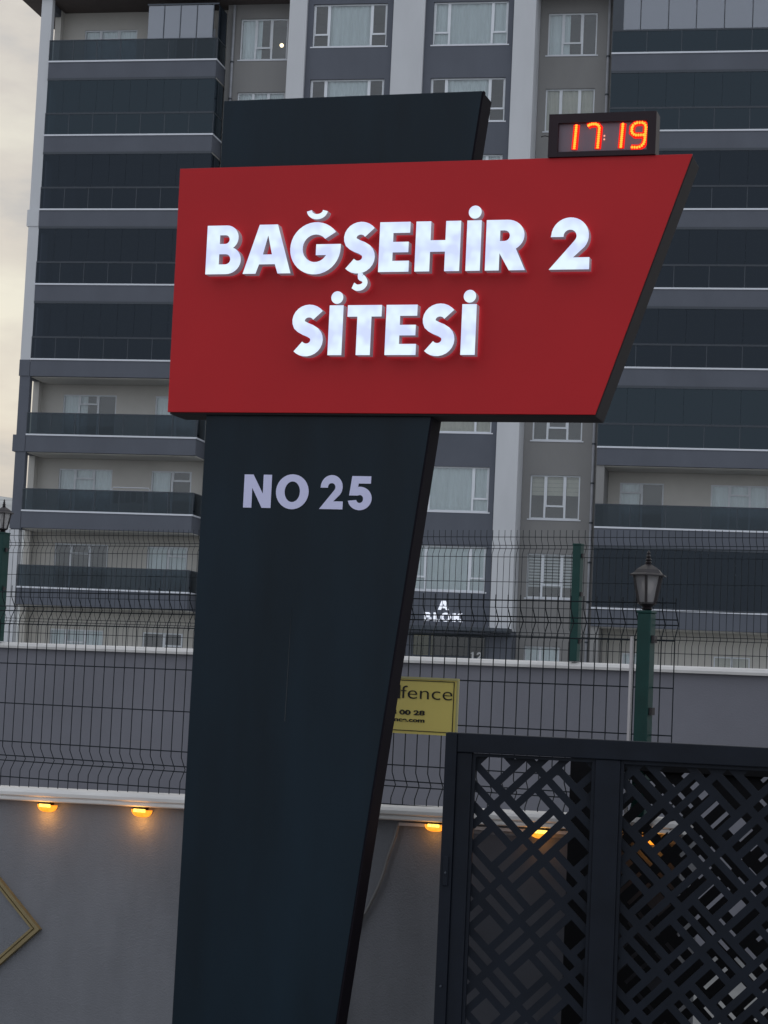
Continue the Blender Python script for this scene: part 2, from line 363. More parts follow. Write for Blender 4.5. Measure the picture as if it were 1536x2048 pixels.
# ------------------------------------------------------------------ apartment building
B = empty('apartment_building', (-14.20, 82.08, 0), 11.32)
tag(B, 'tall grey and white apartment block with stacked balconies behind the walls and fences', 'building')
ZK = lambda k: 5.17+3.0*k
TOP = 28.80
def balcony(k, x0, x1, side, mode):
    z = ZK(k); D = 1.9
    s = MB().box(x0, x1, 0, D, z-.66, z-.02, 'dark_plaster')
    o = s.build('balcony', B)
    MB().box(x0+.02, x1-.02, .18, D-.02, z-.70, z-.662, 'cream_plaster').build('soffit', o)
    t = MB().box(x0-.01, x1+.03, -.03, .05, z-.018, z+.045, 'trim')
    if side == 'L': t.box(x1-.03, x1+.031, .052, 1.25, z-.018, z+.044, 'trim')
    t.build('trim', o)
    r = MB(); H = .86; top = z+2.30
    n = 7 if side == 'L' else 8; w = (x1-x0)/n
    gm = {'open': 'rail_glass', 'dark': 'dark_glass', 'teal': 'teal_glass', 'pale': 'teal_glass', 'top': 'rail_glass', 'full': 'dark_glass'}[mode]
    um = {'dark': 'dark_glass', 'teal': 'teal_glass', 'pale': 'pale_glass', 'full': 'dark_glass'}.get(mode)
    if mode != 'full':
        for i in range(n):
            pane_obj('rail_pane', o, x0+i*w+.013, x0+(i+1)*w-.013, z+.05, z+H, .012, gm)
            r.box(x0+i*w-.013, x0+i*w+.013, .01, .05, z+.045, z+H, 'alu_dark')
        r.box(x0-.01, x1+.01, -.004, .055, z+H, z+H+.035, 'alu_dark')
    if side == 'L':
        p = MB().box(x1-.012, x1, .06, 1.22, z+.05, z+H, gm).build('rail_pane', o)
        r.box(x1-.03, x1+.012, .057, 1.24, z+H+.001, z+H+.034, 'alu_dark').box(x1-.026, x1+.011, .012, .052, z+.046, z+H-.001, 'alu_dark')
    if um:
        m = 10 if mode != 'full' else 8; w2 = (x1-x0)/m; zb = z+H+.04 if mode != 'full' else z+.06
        for i in range(m):
            q = .006 if mode == 'pale' else -.009
            pane_obj('glazing_pane', o, x0+i*w2+.012+q, x0+(i+1)*w2-.012-q, zb+.03, top-.06, .02, um)
            if mode == 'pale':
                r.box(x0+i*w2-.011, x0+i*w2+.011, .008, .045, zb, top-.05, 'alu_dark')
        if mode == 'pale':
            r.box(x0-.005, x0+.40, .0, .06, zb+.001, top-.05, 'alu_dark')
        r.box(x0-.005, x1+.005, .001, .052, zb, zb+.028, 'alu_dark'); r.box(x0-.005, x1+.005, .001, .056, top-.055, top+.04, 'alu_dark')
        if side == 'L':
            MB().box(x1-.013, x1-.001, .06, 1.22, zb+.03, top-.06, um).build('glazing_pane', o)
            r.box(x1-.02, x1+.008, .5, .53, zb, top-.05, 'alu_dark')
    if mode == 'top':
        for i in range(4):
            a = 4.06+i*.675
            pane_obj('glazing_pane', o, a, a+.63, z+.90, z+2.22, .02, 'pale_glass'); r.box(a+.632, a+.668, .01, .05, z+.89, z+2.25, 'alu_dark')
        r.box(4.0, x1+.005, .001, .054, z+2.24, z+2.30, 'alu_dark')
        MB().box(x1-.013, x1-.001, .06, 1.22, z+.93, z+2.24, 'dark_glass').build('glazing_pane', o)
    if r.v: r.build('rail_frame', o)
    return o
def window(x0, x1, z0, z1, y, vert, horiz, fill=None, seed=0, sill=True, fw=.055, door=None):
    """vert: x fractions of mullions; horiz: {bay: z fraction}"""
    m = MB(); w, h = x1-x0, z1-z0; d0, d1 = y, y+.07
    m.box(x0, x1, d0, d1, z1-fw, z1, 'upvc').box(x0, x1, d0, d1, z0, z0+fw, 'upvc')
    xs = [x0]+[x0+w*v for v in vert]+[x1]
    m.box(x0, x0+fw, d0, d1, z0+fw, z1-fw, 'upvc').box(x1-fw, x1, d0, d1, z0+fw, z1-fw, 'upvc')
    for x in xs[1:-1]: m.box(x-fw*.7, x+fw*.7, d0-.004, d1, z0+fw, z1-fw, 'upvc')
    bays = []
    for i in range(len(xs)-1):
        a = xs[i]+(fw if i == 0 else fw*.7); b = xs[i+1]-(fw if i == len(xs)-2 else fw*.7)
        if i in horiz:
            zz = z0+h*horiz[i]; m.box(a, b, d0-.002, d1, zz-fw*.6, zz+fw*.6, 'upvc')
            e_ = .035
            m.box(a, a+e_, d0-.012, d1-.01, zz+fw*.6, z1-fw, 'upvc').box(b-e_, b, d0-.012, d1-.01, zz+fw*.6, z1-fw, 'upvc')
            bays += [(a, b, z0+fw, zz-fw*.6), (a+e_, b-e_, zz+fw*.6, z1-fw)]
        else: bays.append((a, b, z0+fw, z1-fw))
    o = m.build('window', B)
    for b_ in bays: pane_obj('pane', o, *b_, y+.03, 'glass', .01)
    if sill: MB().box(x0-.07, x1+.07, y-.12, y-.001, z0-.05, z0-.002, 'trim').build('sill', o)
    if fill == 'sheer': link('curtain', curtain_mesh(w-.1, h-.04, 'curtain', seed=seed), o, (x0+.05, y+.12, z0+.02))
    if fill == 'centre': link('curtain', curtain_mesh(w*.56, h-.04, 'curtain', seed=seed), o, (x0+w*.22, y+.12, z0+.02))
    if fill == 'half':
        link('curtain', curtain_mesh(w*.42, h-.04, 'curtain', seed=seed), o, (x0+.05, y+.12, z0+.02))
    if fill == 'cream': link('curtain', curtain_mesh(w-.1, h-.04, 'curtain_cream', seed=seed), o, (x0+.05, y+.12, z0+.02))
    if fill == 'roman':
        q = MB()
        for i in range(5): q.box(x0+.05, x1-.05, y+.17+.012*(i % 2), y+.19+.012*(i % 2), z1-.12-.16*i, z1-.12-.16*i+.15, 'curtain_cream')
        q.build('blind', o)
    if fill == 'zebra':
        q = MB()
        for i in range(11): q.box(x0+.05, x1-.05, y+.17, y+.18, z1-.1-.115*i, z1-.1-.115*i+.075, 'blind')
        q.build('blind', o)
    return o
SKYB = TOP
# --- window schedules
grey_holes = [[], []]
gl = (7.51, 9.45); gr = (19.84, 21.74)
fills = ['zebra', 'roman', None, 'half', 'cream', 'sheer', 'cream', 'half']
for k in range(8):
    z0 = 5.54+3.0*k; z1 = z0+1.68
    grey_holes[0].append((gl[0], gl[1], z0, z1)); grey_holes[1].append((gr[0], gr[1], z0, z1))
    window(*gr, z0, z1, 1.36, (.30, .70), {1: .30}, fills[k], seed=k)
    window(*gl, z0, z1, 1.36, (.32, .66), {1: .30}, ['sheer', 'sheer', 'cream', 'half', 'zebra', 'roman', 'sheer', 'half'][k], seed=k+20)
dark_holes = [[], []]
db = ((10.78, 13.72), (15.54, 18.45))
for k in range(8):
    z0 = 5.62+3.0*k; z1 = z0+1.70
    for c in (0, 1):
        dark_holes[c].append((*db[c], z0, z1))
        window(*db[c], z0, z1, .10, (.215, .785), {0: .30, 2: .30}, [['sheer', 'sheer', 'half', 'centre', 'sheer', 'cream', 'centre', 'centre'], ['sheer', 'sheer', 'cream', 'half', 'centre', 'sheer', 'centre', 'sheer']][c][k], seed=k+40+c)
# ground-floor grey window between entrance and right flank
for x0_, x1_ in ((19.85, 21.2),):
    grey_holes[1].append((x0_, x1_, 2.55, 3.72)); window(x0_, x1_, 2.55, 3.72, 1.36, (.45,), {}, 'sheer', seed=70)
holed_wall('wall', B, 6.97, 9.84, 1.0, TOP, grey_holes[0], 1.27, 1.5, 'grey_plaster')
holed_wall('wall', B, 19.54, 22.44, 1.0, TOP, grey_holes[1], 1.27, 1.5, 'grey_plaster')
ent = (15.75, 18.9, 1.3, 4.02)
holed_wall('wall', B, 10.55, 13.985, 1.0, TOP, dark_holes[0], 0, .25, 'dark_plaster')
dark_holes[1].append((15.75, 18.60, 1.3, 4.02))
holed_wall('wall', B, 15.226, 18.682, 1.0, TOP, dark_holes[1], 0, .25, 'dark_plaster')
for a, b in ((9.85, 10.548), (13.988, 15.224), (18.684, 19.53)):
    lo = 1.0 if a < 18 else 4.20
    MB().box(a, b, -.16, 1.45, lo, TOP, 'white_plaster').build('pilaster', B, bevel=.01)
MB().box(18.684, 19.53, -.02, 1.40, 1.0, 4.19, 'dark_plaster').build('wall', B)
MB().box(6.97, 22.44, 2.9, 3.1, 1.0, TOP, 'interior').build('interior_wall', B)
fl = MB()
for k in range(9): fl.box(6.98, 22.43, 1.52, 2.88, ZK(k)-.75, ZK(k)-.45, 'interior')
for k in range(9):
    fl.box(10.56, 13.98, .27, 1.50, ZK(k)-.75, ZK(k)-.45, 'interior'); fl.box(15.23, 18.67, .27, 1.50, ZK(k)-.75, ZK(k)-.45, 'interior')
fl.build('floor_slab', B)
# --- balcony back walls, doors, side piers
lh = []; rhh = []
doorsL = ((.75, 2.99, (.30, .66)), (4.61, 6.28, (.52,))); doorsR = ((23.19, 24.85, (.5,)), (26.61, 28.75, (.32, .68)), (30.0, 31.8, (.5,)))
for k in range(-1, 8):
    z0 = ZK(k)+.02; z1 = ZK(k)+1.90
    if k < 0: z0, z1 = 2.75, 3.66
    for i, (a, b, v) in enumerate(doorsL):
        lh.append((a, b, z0, z1)); window(a, b, z0, z1, 1.95, v, {1: .80 if k >= 0 else .45}, [None, 'sheer', 'half', 'sheer'][(k+i) % 4], seed=k+90, sill=False)
    for i, (a, b, v) in enumerate(doorsR):
        if k < 0: a, b, z0, z1 = a+.3, b-.5, 3.05, 3.62
        rhh.append((a, b, z0, z1)); window(a, b, z0, z1, 1.95, v if k >= 0 else (.5,), {0: .80} if (i == 0 and k >= 0) else ({1: .80} if k >= 0 else {}), ['sheer', 'cream', 'half', 'sheer'][(k+i+1) % 4], seed=k+120, sill=False)
holed_wall('wall', B, -.40, 6.96, 1.0, TOP, lh, 1.91, 2.15, 'cream_plaster')
holed_wall('wall', B, 22.45, 33.0, 1.0, TOP, rhh, 1.91, 2.15, 'cream_plaster')
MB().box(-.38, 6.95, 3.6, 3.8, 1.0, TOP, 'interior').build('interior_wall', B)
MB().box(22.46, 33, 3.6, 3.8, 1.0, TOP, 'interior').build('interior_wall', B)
MB().box(6.962, 7.2, 1.28, 9, 1.0, TOP, 'cream_plaster').build('wall', B)
MB().box(-.40, -.15, 1.50, 1.905, 1.0, TOP, 'cream_plaster').build('wall', B); MB().box(-.40, -.15, 2.16, 12, 1.0, TOP, 'white_plaster').build('wall', B)
MB().box(22.45, 22.75, 0.06, 1.90, 1.0, TOP, 'grey_plaster').build('wall', B)
pr = MB()
pr.box(-.44, .012, .02, .32, 14.08, TOP, 'white_plaster').box(-.42, .01, .021, .32, 7.43, 14.078, 'dark_plaster').box(-.85, -.06, .022, .40, 1.0, 7.428, 'white_plaster')
pr.build('corner_pier', B, bevel=.01)
for k, e_ in ((5, .07), (2, .10)):
    MB().box(-.44-e_, -.02, -.012, .33, ZK(k)-.66, ZK(k)+.0, 'white_plaster' if k == 5 else 'dark_plaster').build('pier_band', B)
MB().box(-.46, -.02, -.011, .33, ZK(1)-.70, ZK(1)-.02, 'dark_plaster').build('pier_band', B); MB().box(-.45, -.02, -.011, .33, ZK(3)-.66, ZK(3)-.02, 'dark_plaster').build('pier_band', B)
lt = MB()
for k in range(1, 9): lt.box(-.40, -.16, .34, 1.49, ZK(k)-.66, ZK(k)-.05, 'dark_plaster')
lt.build('side_beam', B)
for k in range(8):
    balcony(k, .0, 6.94, 'L', {0: 'open', 1: 'open', 2: 'open', 3: 'dark', 4: 'dark', 5: 'dark', 6: 'teal', 7: 'top'}[k])
    balcony(k, 22.46, 32.9, 'R', {0: 'full', 1: 'open', 2: 'teal', 3: 'dark', 4: 'dark', 5: 'dark', 6: 'teal', 7: 'pale'}[k])
for k in (7,):
    for s_ in range(4):
        me = curtain_mesh(2.45, 1.9, 'curtain', amp=.05, pitch=.5, seed=s_); link('curtain', me, B, (22.8+s_*2.5, .55, ZK(7)+.1))
# roof slab with brown eave
MB().box(-1.35, 33.4, -.06, 14, TOP+.002, TOP+.35, 'eave').build('roof', B, bevel=.01)
MB().box(-1.38, 33.4, -.12, -.065, TOP+.03, TOP+.40, 'alu_dark').build('gutter', B)
# rainwater pipes
for px in (7.25, 22.21):
    p = MB().tube([(px, 1.16, 1.2), (px, 1.16, TOP-.05)], .055, 'pipe', 8)
    for z_ in [2.4+1.5*i for i in range(17)]: p.tube([(px, 1.16, z_), (px, 1.16, z_+.06)], .075, 'alu_dark', 8)
    p.build('downpipe', B)
# entrance
MB().box(15.55, 19.56, -1.0, -.165, 4.10, 4.27, 'alu_dark').build('entrance_canopy', B, bevel=.01)
fr = MB()
for x_ in (15.75, 16.40, 17.9, 18.52): fr.box(x_, x_+.08, .05, .13, 1.32, 4.0, 'alu_dark')
for z_ in (3.92, 3.12): fr.box(15.75, 18.60, .045, .135, z_, z_+.08, 'alu_dark')
ed = fr.build('entrance_door', B)
for a, b in ((15.84, 16.39), (16.49, 17.89), (17.99, 18.51)):
    pane_obj('pane', ed, a, b, 1.33, 3.11, .09, 'door_glass'); pane_obj('pane', ed, a, b, 3.21, 3.91, .09, 'door_glass')
MB().box(15.6, 16.45, .6, .7, 1.3, 4.05, 'warm_wall').build('lobby_wall', B)
MB().box(16.46, 18.9, 1.2, 1.3, 1.3, 4.05, 'interior').build('lobby_wall', B)
for c, x_, w_ in (('1', 18.02, .11), ('2', 18.24, .21)): put_glyph(ed, c, x_, 3.16-.05, w_, .26, .04, .01, 'blind', 'blind', name='numeral')
put_glyph(B, 'A', 16.72, 4.90, .41, .34, 0, .05, 'fac_letter', 'fac_letter')
for c, x_, w_ in (('B', 16.20, .28), ('L', 16.56, .24), ('O', 16.83, .40), ('K', 17.29, .38)):
    put_glyph(B, c, x_, 4.47, w_, .32, 0, .05, 'fac_letter', 'fac_letter')
# ------------------------------------------------------------------ small things at the building
m_ = Matrix.Translation((-14.20, 82.08, 0)) @ Matrix.Rotation(-R(11.32), 4, 'Z')
bl = MB().lathe([(.0005, -.07), (.035, -.06), (.06, -.035), (.07, 0), (.06, .035), (.035, .06), (.001, .07)], 'warm_bulb', n=12)
blo = bl.build('ceiling_lamp', smooth=True); blo.location = m_ @ Vector((9.05, 1.95, 26.95+.38)); blo.scale = (1.2, 1.2, 1.2)
tag(blo, 'small glowing warm bulb hanging in the uppermost grey-wall window left of the sign', 'lamp')
dr = empty('drying_rack', m_ @ Vector((0, 0, 0)), 11.32); dr.location = m_ @ Vector((3.35, .9, ZK(1)))
q = MB().tube([(0, 0, .05), (0, 0, 1.02), (.05, 0, 1.1), (1.50, 0, 1.1), (1.55, 0, 1.02), (1.55, 0, .05)], .022, 'trim', 6).tube([(0, .5, .05), (0, .5, 1.0), (1.55, .5, 1.0), (1.55, .5, .05)], .018, 'trim', 6)
q.build('frame', dr)
q = MB()
for i in range(7): q.tube([(0, .07*i, .98), (1.55, .07*i, .98)], .008, 'trim', 4)
q.build('rod', dr)
rc = random.Random(5)
for i in range(6):
    q = MB(); a = .08+i*.24; q.box(a, a+.2, .01, .02, .35+rc.random()*.2, .96, ['ink', 'interior', 'alu_dark'][i % 3]); q.build('hanging_cloth', dr)
tag(dr, 'white tube clothes drying rack with dark washing on the second lowest left balcony', 'drying rack')

# ------------------------------------------------------------------ terrace, rear wall and fence
RO = (-2.3983, 17.4274); RY = 29.635
def frame(o, x, y, z=0):
    a = R(o[2]); return (o[0]+x*math.cos(a)+y*math.sin(a), o[1]-x*math.sin(a)+y*math.cos(a), z)
rfm = (*RO, RY)
tt = MB(); P_ = [frame(rfm, -14, .3), frame(rfm, 14, .3), (60, 110, 0), (-60, 110, 0)]
tt.add([(p[0], p[1], z_) for z_ in (.004, 1.45) for p in P_], [(4, 5, 6, 7), (0, 1, 5, 4), (1, 2, 6, 5), (2, 3, 7, 6), (3, 0, 4, 7)], 'terrace')
tag(tt.build('terrace'), kind='structure')
def coping(mb, x0, x1, z0f, prof, m='coping', n=1):
    vs = []; k = len(prof)
    for x in (x0, x1):
        for (y, z) in prof: vs.append((x, y, z+z0f(x)))
    mb.add(vs, [(i, (i+1) % k, (i+1) % k+k, i+k) for i in range(k)]+[tuple(range(k))[::-1], tuple(range(k, 2*k))], m)
rw = empty('retaining_wall', (*RO, 0), RY)
tag(rw, 'grey rendered terrace wall with thin white coping below the apartment building', 'wall')
MB().box(-6, 10, -.02, .28, 0, 1.935, 'wall_rear').build('wall_body', rw)
cp = MB(); coping(cp, -6, 10.02, lambda x: 0, [(-.06, 1.936), (.32, 1.936), (.32, 1.97), (.29, 1.985), (-.03, 1.985), (-.055, 1.975), (-.065, 1.955)])
cp.build('coping', rw)
def fence(parent, xs, zb, rows, ztip, folds, r, x0, x1, fold_amp=.03, slope=0):
    def yy(z):
        for f_ in folds:
            d = abs(z-f_)
            if d < .055: return fold_amp*(1-d/.055)
        return 0
    zz = sorted([zb, ztip]+[f_+d for f_ in folds for d in (-.055, 0, .055)])
    zz = [z for z in zz if zb <= z <= ztip]
    me = MB().tube([(0, yy(z), z) for z in zz], r, 'wire', 4).mesh('vertical_wire')
    for x in xs: link('vertical_wire', me, parent, (x, 0, 0))
    for z in rows: link('horizontal_wire', MB().tube([(x0, yy(z)-r*1.6, z+slope*x0), (x1, yy(z)-r*1.6, z+slope*x1)], r, 'wire', 4).mesh('horizontal_wire'), parent)
rf = empty('mesh_fence', (*RO, 0), RY)
tag(rf, 'dark welded wire mesh fence standing on the farther terrace wall, in front of the building', 'fence')
fence(rf, [-1.45+.05*i for i in range(158)], 1.96, [2.07, 2.165, 2.19, 2.37, 2.56, 2.745, 2.808, 2.833, 2.893], 2.945, [2.178, 2.82], .0023, -1.5, 6.45)
def post(parent, x, y, w, z0, z1, cap=True, clips=()):
    p = MB().box(x-w/2, x+w/2, y-w/2, y+w/2, z0, z1, 'post'); o = p.build('post', parent, bevel=.004)
    if cap: MB().box(x-w/2-.003, x+w/2+.003, y-w/2-.003, y+w/2+.003, z1, z1+.012, 'post').build('post_cap', o, bevel=.003)
    for z_ in clips: MB().box(x+w/2, x+w/2+.014, y-.016, y+.016, z_, z_+.03, 'lantern').build('clip', o)
    return o
post(rf, 4.42, -.045, .062, 1.99, 2.83, True, (2.74, 2.46, 2.12))
post(rf, -.93, -.06, .095, 1.99, 2.90, True, (2.75, 2.42))
# ------------------------------------------------------------------ garden lanterns
def lantern(loc, s, label, yaw):
    o = empty('garden_lantern', loc, yaw); o.scale = (s, s, s)
    a = MB().lathe([(.022, 0), (.030, .006), (.020, .014), (.034, .022), (.046, .03), (.046, .036)], 'lantern', n=12); a.build('base', o)
    rr = MB().lathe([(.098, .168), (.098, .173), (.078, .182), (.062, .200), (.040, .214), (.018, .226), (.012, .230)], 'lantern', n=6, rot=R(30)); rr.build('roof', o)
    fn = MB().lathe([(.010, .229), (.018, .236), (.010, .243), (.017, .250), (.008, .257), (.012, .266), (.006, .275), (.009, .283), (.0015, .296)], 'lantern', n=10); fn.build('finial', o)
    f_ = MB()
    for i in range(6):
        a_ = R(30+60*i); c, s2 = math.cos(a_), math.sin(a_)
        f_.tube([(.045*c, .045*s2, .034), (.074*c, .074*s2, .170)], .0068, 'lantern', 4)
    f_.build('frame', o)
    for i in range(6):
        a0, a1 = R(30+60*i), R(90+60*i)
        q = MB().add([(.043*math.cos(a0), .043*math.sin(a0), .038), (.043*math.cos(a1), .043*math.sin(a1), .038), (.071*math.cos(a1), .071*math.sin(a1), .168), (.071*math.cos(a0), .071*math.sin(a0), .168)], [(0, 1, 2, 3)], 'lantern_glass')
        q.build('glass_pane', o)
    bb = MB().lathe([(.016, .036), (.016, .072)], 'lantern', n=10).build('lamp_holder', o)
    MB().lathe([(.011, .073), (.024, .095), (.031, .118), (.026, .140), (.012, .152), (.001, .156)], 'bulb', n=12).build('bulb', o, smooth=True)
    tag(o, label, 'lantern', 'unlit lanterns on fence posts')
    return o
ffm = (-1.36, 9.9, 29.475)
lantern(frame(ffm, 2.815, -.02, 2.082), .82, 'small unlit black lantern on the nearer green post above the lattice gate', 14)
lantern(frame(rfm, -.93, -.06, 2.912), .96, 'unlit black lantern on the green post at the left edge of the photo', 44)

# ------------------------------------------------------------------ front wall, coping, fence
fwl = empty('boundary_wall', (-1.36, 9.9, 0), 29.475)
tag(fwl, 'low grey rendered street wall with rounded white coping and gold diamond moulding', 'wall')
sl = lambda x: 1.185+.0235*x
wb = MB(); wb.add([(x, y, z) for x in (-2.2, 3.0) for (y, z) in ((-.04, 0), (.16, 0), (.16, sl(x)-.062), (-.04, sl(x)-.062))], [(0, 1, 5, 4), (1, 2, 6, 5), (2, 3, 7, 6), (3, 0, 4, 7), (0, 3, 2, 1), (4, 5, 6, 7)], 'wall_front')
wb.build('wall_body', fwl)
cp = MB(); coping(cp, -2.2, 3.03, sl, [(-.085, -.060), (.10, -.060), (.10, -.012), (.08, 0), (-.06, 0), (-.085, -.006), (-.098, -.018), (-.098, -.034), (-.086, -.040), (-.092, -.046), (-.092, -.056)])
cp.build('coping', fwl, bevel=.002)
q = MB(); q.add([(x, y, z) for x in (2.0, 2.995) for (y, z) in ((-.046, 0), (-.0402, 0), (-.0402, sl(x)-.10), (-.046, sl(x)-.10))], [(0, 1, 5, 4), (1, 2, 6, 5), (2, 3, 7, 6), (3, 0, 4, 7), (0, 3, 2, 1), (4, 5, 6, 7)], 'wall_shade'); q.build('wall_shade', fwl)  # added sheet; shade on the wall behind the gate put into its colour
def dia(cx, cz, hw, hh): return [(cx+hw, cz), (cx, cz+hh), (cx-hw, cz), (cx, cz-hh)]
for (w0, w1, d) in ((0, .020, .022), (.020, .030, .010), (.030, .043, .018)):
    o_ = dia(-.745, .531, .601-w0*1.3, .497-w0*1.07); i_ = dia(-.745, .531, .601-w1*1.3, .497-w1*1.07)
    for s_ in range(4):
        t_ = (s_+1) % 4
        q = MB().prism_xz([o_[s_], o_[t_], i_[t_], i_[s_]], -.0405-d, -.0402, 'gold')
        q.build('diamond_moulding', fwl)
ff = empty('mesh_fence', (-1.36, 9.9, 0), 29.475)
tag(ff, 'nearer dark welded wire mesh fence standing on the low white-coped street wall', 'fence')
fence(ff, [-1.75+.0578*i for i in range(82)], 1.15, [1.222, 1.298, 1.322, 1.39, 1.572, 1.762, 1.952, 2.016, 2.038, 2.105], 2.135, [1.31, 2.027], .0026, -2.1, 2.935, .035, .003)
post(ff, 2.815, -.02, .058, 1.25, 2.068, True, (1.95, 1.66))
pp = MB().box(2.766, 2.776, -.066, -.050, 1.25, 1.972, 'conduit').build('white_strip', ff)
# yellow maker's plate on the fence
pl = empty('fence_sign', (-1.36, 9.9, 0), 29.475)
tag(pl, 'yellow rectangular plate with black fence lettering wired to the fence right of the navy pillar', 'sign')
MB().box(1.20, 1.986, -.0415, -.036, 1.532, 1.772, 'plate').build('plate', pl)
q = MB(); q.box(1.20, 1.966, -.044, -.0417, 1.757, 1.760, 'ink').box(1.963, 1.966, -.044, -.0417, 1.547, 1.757, 'ink').box(1.20, 1.966, -.044, -.0417, 1.544, 1.547, 'ink')
q.build('border', pl)
MB().box(1.20, 1.986, -.0455, -.0416, 1.765, 1.774, 'plate_edge').box(1.979, 1.988, -.0455, -.0416, 1.530, 1.764, 'plate_edge').build('rim', pl)
MB().box(1.690, 1.706, -.044, -.0417, 1.680, 1.738, 'ink').build('lettering', pl)
text_mesh(pl, 'fence', 1.710, 1.681, .080, -.043, -.0008, 'ink', width=.248)
text_mesh(pl, '8 00 28', 1.665, 1.613, .027, -.043, .0009, 'ink', width=.165)
text_mesh(pl, 'fence.com', 1.648, 1.583, .024, -.043, .0007, 'ink', width=.182)
# wall lights under the coping
def wall_light(x, label, k_=1.0, e_=.38):
    z = sl(x)-.062
    o = empty('wall_light', frame(ffm, x, -.04, z), 29.475); o.scale = (k_, k_, k_)
    MB().box(-.032, .032, -.034, 0, -.012, -.001, 'lantern').build('housing', o)
    n = 14; q = MB(); vs = []; fs = []
    for j in range(6):
        t_ = R(90*j/5)
        for i in range(n+1):
            a = math.pi*i/n
            vs.append((.056*math.cos(a)*max(.04, math.cos(t_)**.7), -.002-.040*math.sin(a)*math.cos(t_)**.7, -.0125-.034*math.sin(t_)))
    for j in range(5):
        for i in range(n): k = j*(n+1)+i; fs.append((k, k+1, k+n+2, k+n+1))
    q.add(vs, fs, 'amber'); q.build('lens', o, smooth=True)  # emissive dome stands in for the orange glow on the wall below
    h_ = MB()
    for d in (-.022, 0, .022): h_.box(d+.003, d+.021, -.046, -.0395, -.022, -.008, 'amber_hot')
    h_.build('led_strip', o)
    l = bpy.data.lights.new('amber_light', 'POINT'); l.energy = e_; l.color = (1, .42, .08); l.shadow_soft_size = .02
    lo = bpy.data.objects.new('amber_light', l); COL.objects.link(lo); lo.parent = o; lo.location = (0, -.06, -.06)
    tag(o, label, 'wall light', 'amber lights under the white coping')
wall_light(-.150, 'glowing amber light under the coping directly above the gold diamond, leftmost of its row')
wall_light(.392, 'glowing amber light under the coping just left of the navy pillar')
wall_light(1.902, 'glowing amber light at the end of the white conduit, beside the left gate stile', .85, .12)
wall_light(2.396, 'glowing amber light seen through the left gate lattice', .95, .12)
wall_light(2.885, 'glowing amber light seen through the right gate lattice, at the end of the wall', .95, .14)
cz = empty('conduit', (-1.36, 9.9, 0), 29.475); tag(cz, 'thin white cable conduit with loose grey cable under the coping right of the pillar', 'conduit')
q = MB(); q.add([(x, y, z+sl(x)-.070) for x in (1.735, 2.88) for (y, z) in ((-.058, -.013), (-.0405, -.013), (-.0405, 0), (-.058, 0))], [(0, 1, 5, 4), (1, 2, 6, 5), (2, 3, 7, 6), (3, 0, 4, 7), (0, 3, 2, 1), (4, 5, 6, 7)], 'conduit'); q.build('conduit_tube', cz)
q = MB().tube([(x_, -.052, z_) for x_, z_ in smoothline([(1.732, 1.148), (1.715, 1.08), (1.690, 1.01), (1.668, .93), (1.640, .86), (1.60, .78), (1.565, .72), (1.535, .67), (1.51, .58), (1.50, .42), (1.50, .2), (1.50, 0)])], .0075, 'cable', 6)
q.build('cable', cz, smooth=True)

# ------------------------------------------------------------------ totem sign
S = empty('totem_sign', (-.9037, 8.5, 0), 16.5)
tag(S, 'tall navy totem pillar tapering downwards and carrying a slanted red name board', 'sign')
pil = [(.150, 0), (.784, 0), (1.262, 4.10), (.165, 4.10)]
MB().prism_xz(pil, .03, .19, 'totem', 'edge').build('pillar', S, bevel=.004)
q = MB().prism_xz([(.784, 0), (.790, 0), (1.268, 4.10), (1.262, 4.10)], .034, .06, 'edge'); q.build('corner_strip', S)
red = MB().prism_xz([(0.0035, 2.80), (1.7685, 2.80), (2.11, 3.811), (0, 3.811)], 0, .008, 'red', 'red').build('name_board', S, bevel=.0015)
MB().prism_xz([(0.010, 2.792), (1.770, 2.792), (2.112, 3.806), (0.005, 3.806)], .0085, .18, 'case').build('board_case', S, bevel=.004)
YF = -.011; H1 = .2
L1 = [('B', .158, .150), ('A', .319, .204), ('G', .517, .212), ('S', .733, .144), ('E', .889, .125), ('H', 1.038, .182), ('I', 1.245, .058), ('R', 1.323, .160), ('2', 1.577, .160)]
for c, x, w in L1:
    put_glyph(red, c, x, 3.356, w, H1, YF, .044, 'letter_face', 'letter_side', 'letter_halo')
put_glyph(red, 'breve', .579, 3.574, .090, .205, YF, .044, 'letter_face', 'letter_side', 'letter_halo')
put_glyph(red, 'dot', 1.249, 3.563, .052, .2, YF, .044, 'letter_face', 'letter_side', 'letter_halo')
put_glyph(red, 'cedilla', .783, 3.289, .060, .27, YF+.001, .044, 'letter_face', 'letter_side', 'letter_halo')
L2 = [('S', .533, .144), ('I', .695, .058), ('T', .771, .141), ('E', .931, .127), ('S', 1.073, .144), ('I', 1.239, .058)]
for c, x, w in L2:
    put_glyph(red, c, x, 3.024, w, H1, YF, .044, 'letter_face', 'letter_side', 'letter_halo')
for x in (.700, 1.243): put_glyph(red, 'dot', x, 3.230, .050, .195, YF, .044, 'letter_face', 'letter_side', 'letter_halo')
for c, x, w in (('N', .342, .117), ('O', .479, .138), ('2', .664, .099), ('5', .783, .098)):
    put_glyph(S, c, x, 2.418, w, .134, .0285, .002, 'vinyl', 'vinyl')
MB().prism_xz([(.5625, 1.57), (.5645, 1.57), (.5670, 1.80), (.5683, 2.02), (.5655, 1.80)], .0285, .0299, 'drip').build('drip_mark', S)
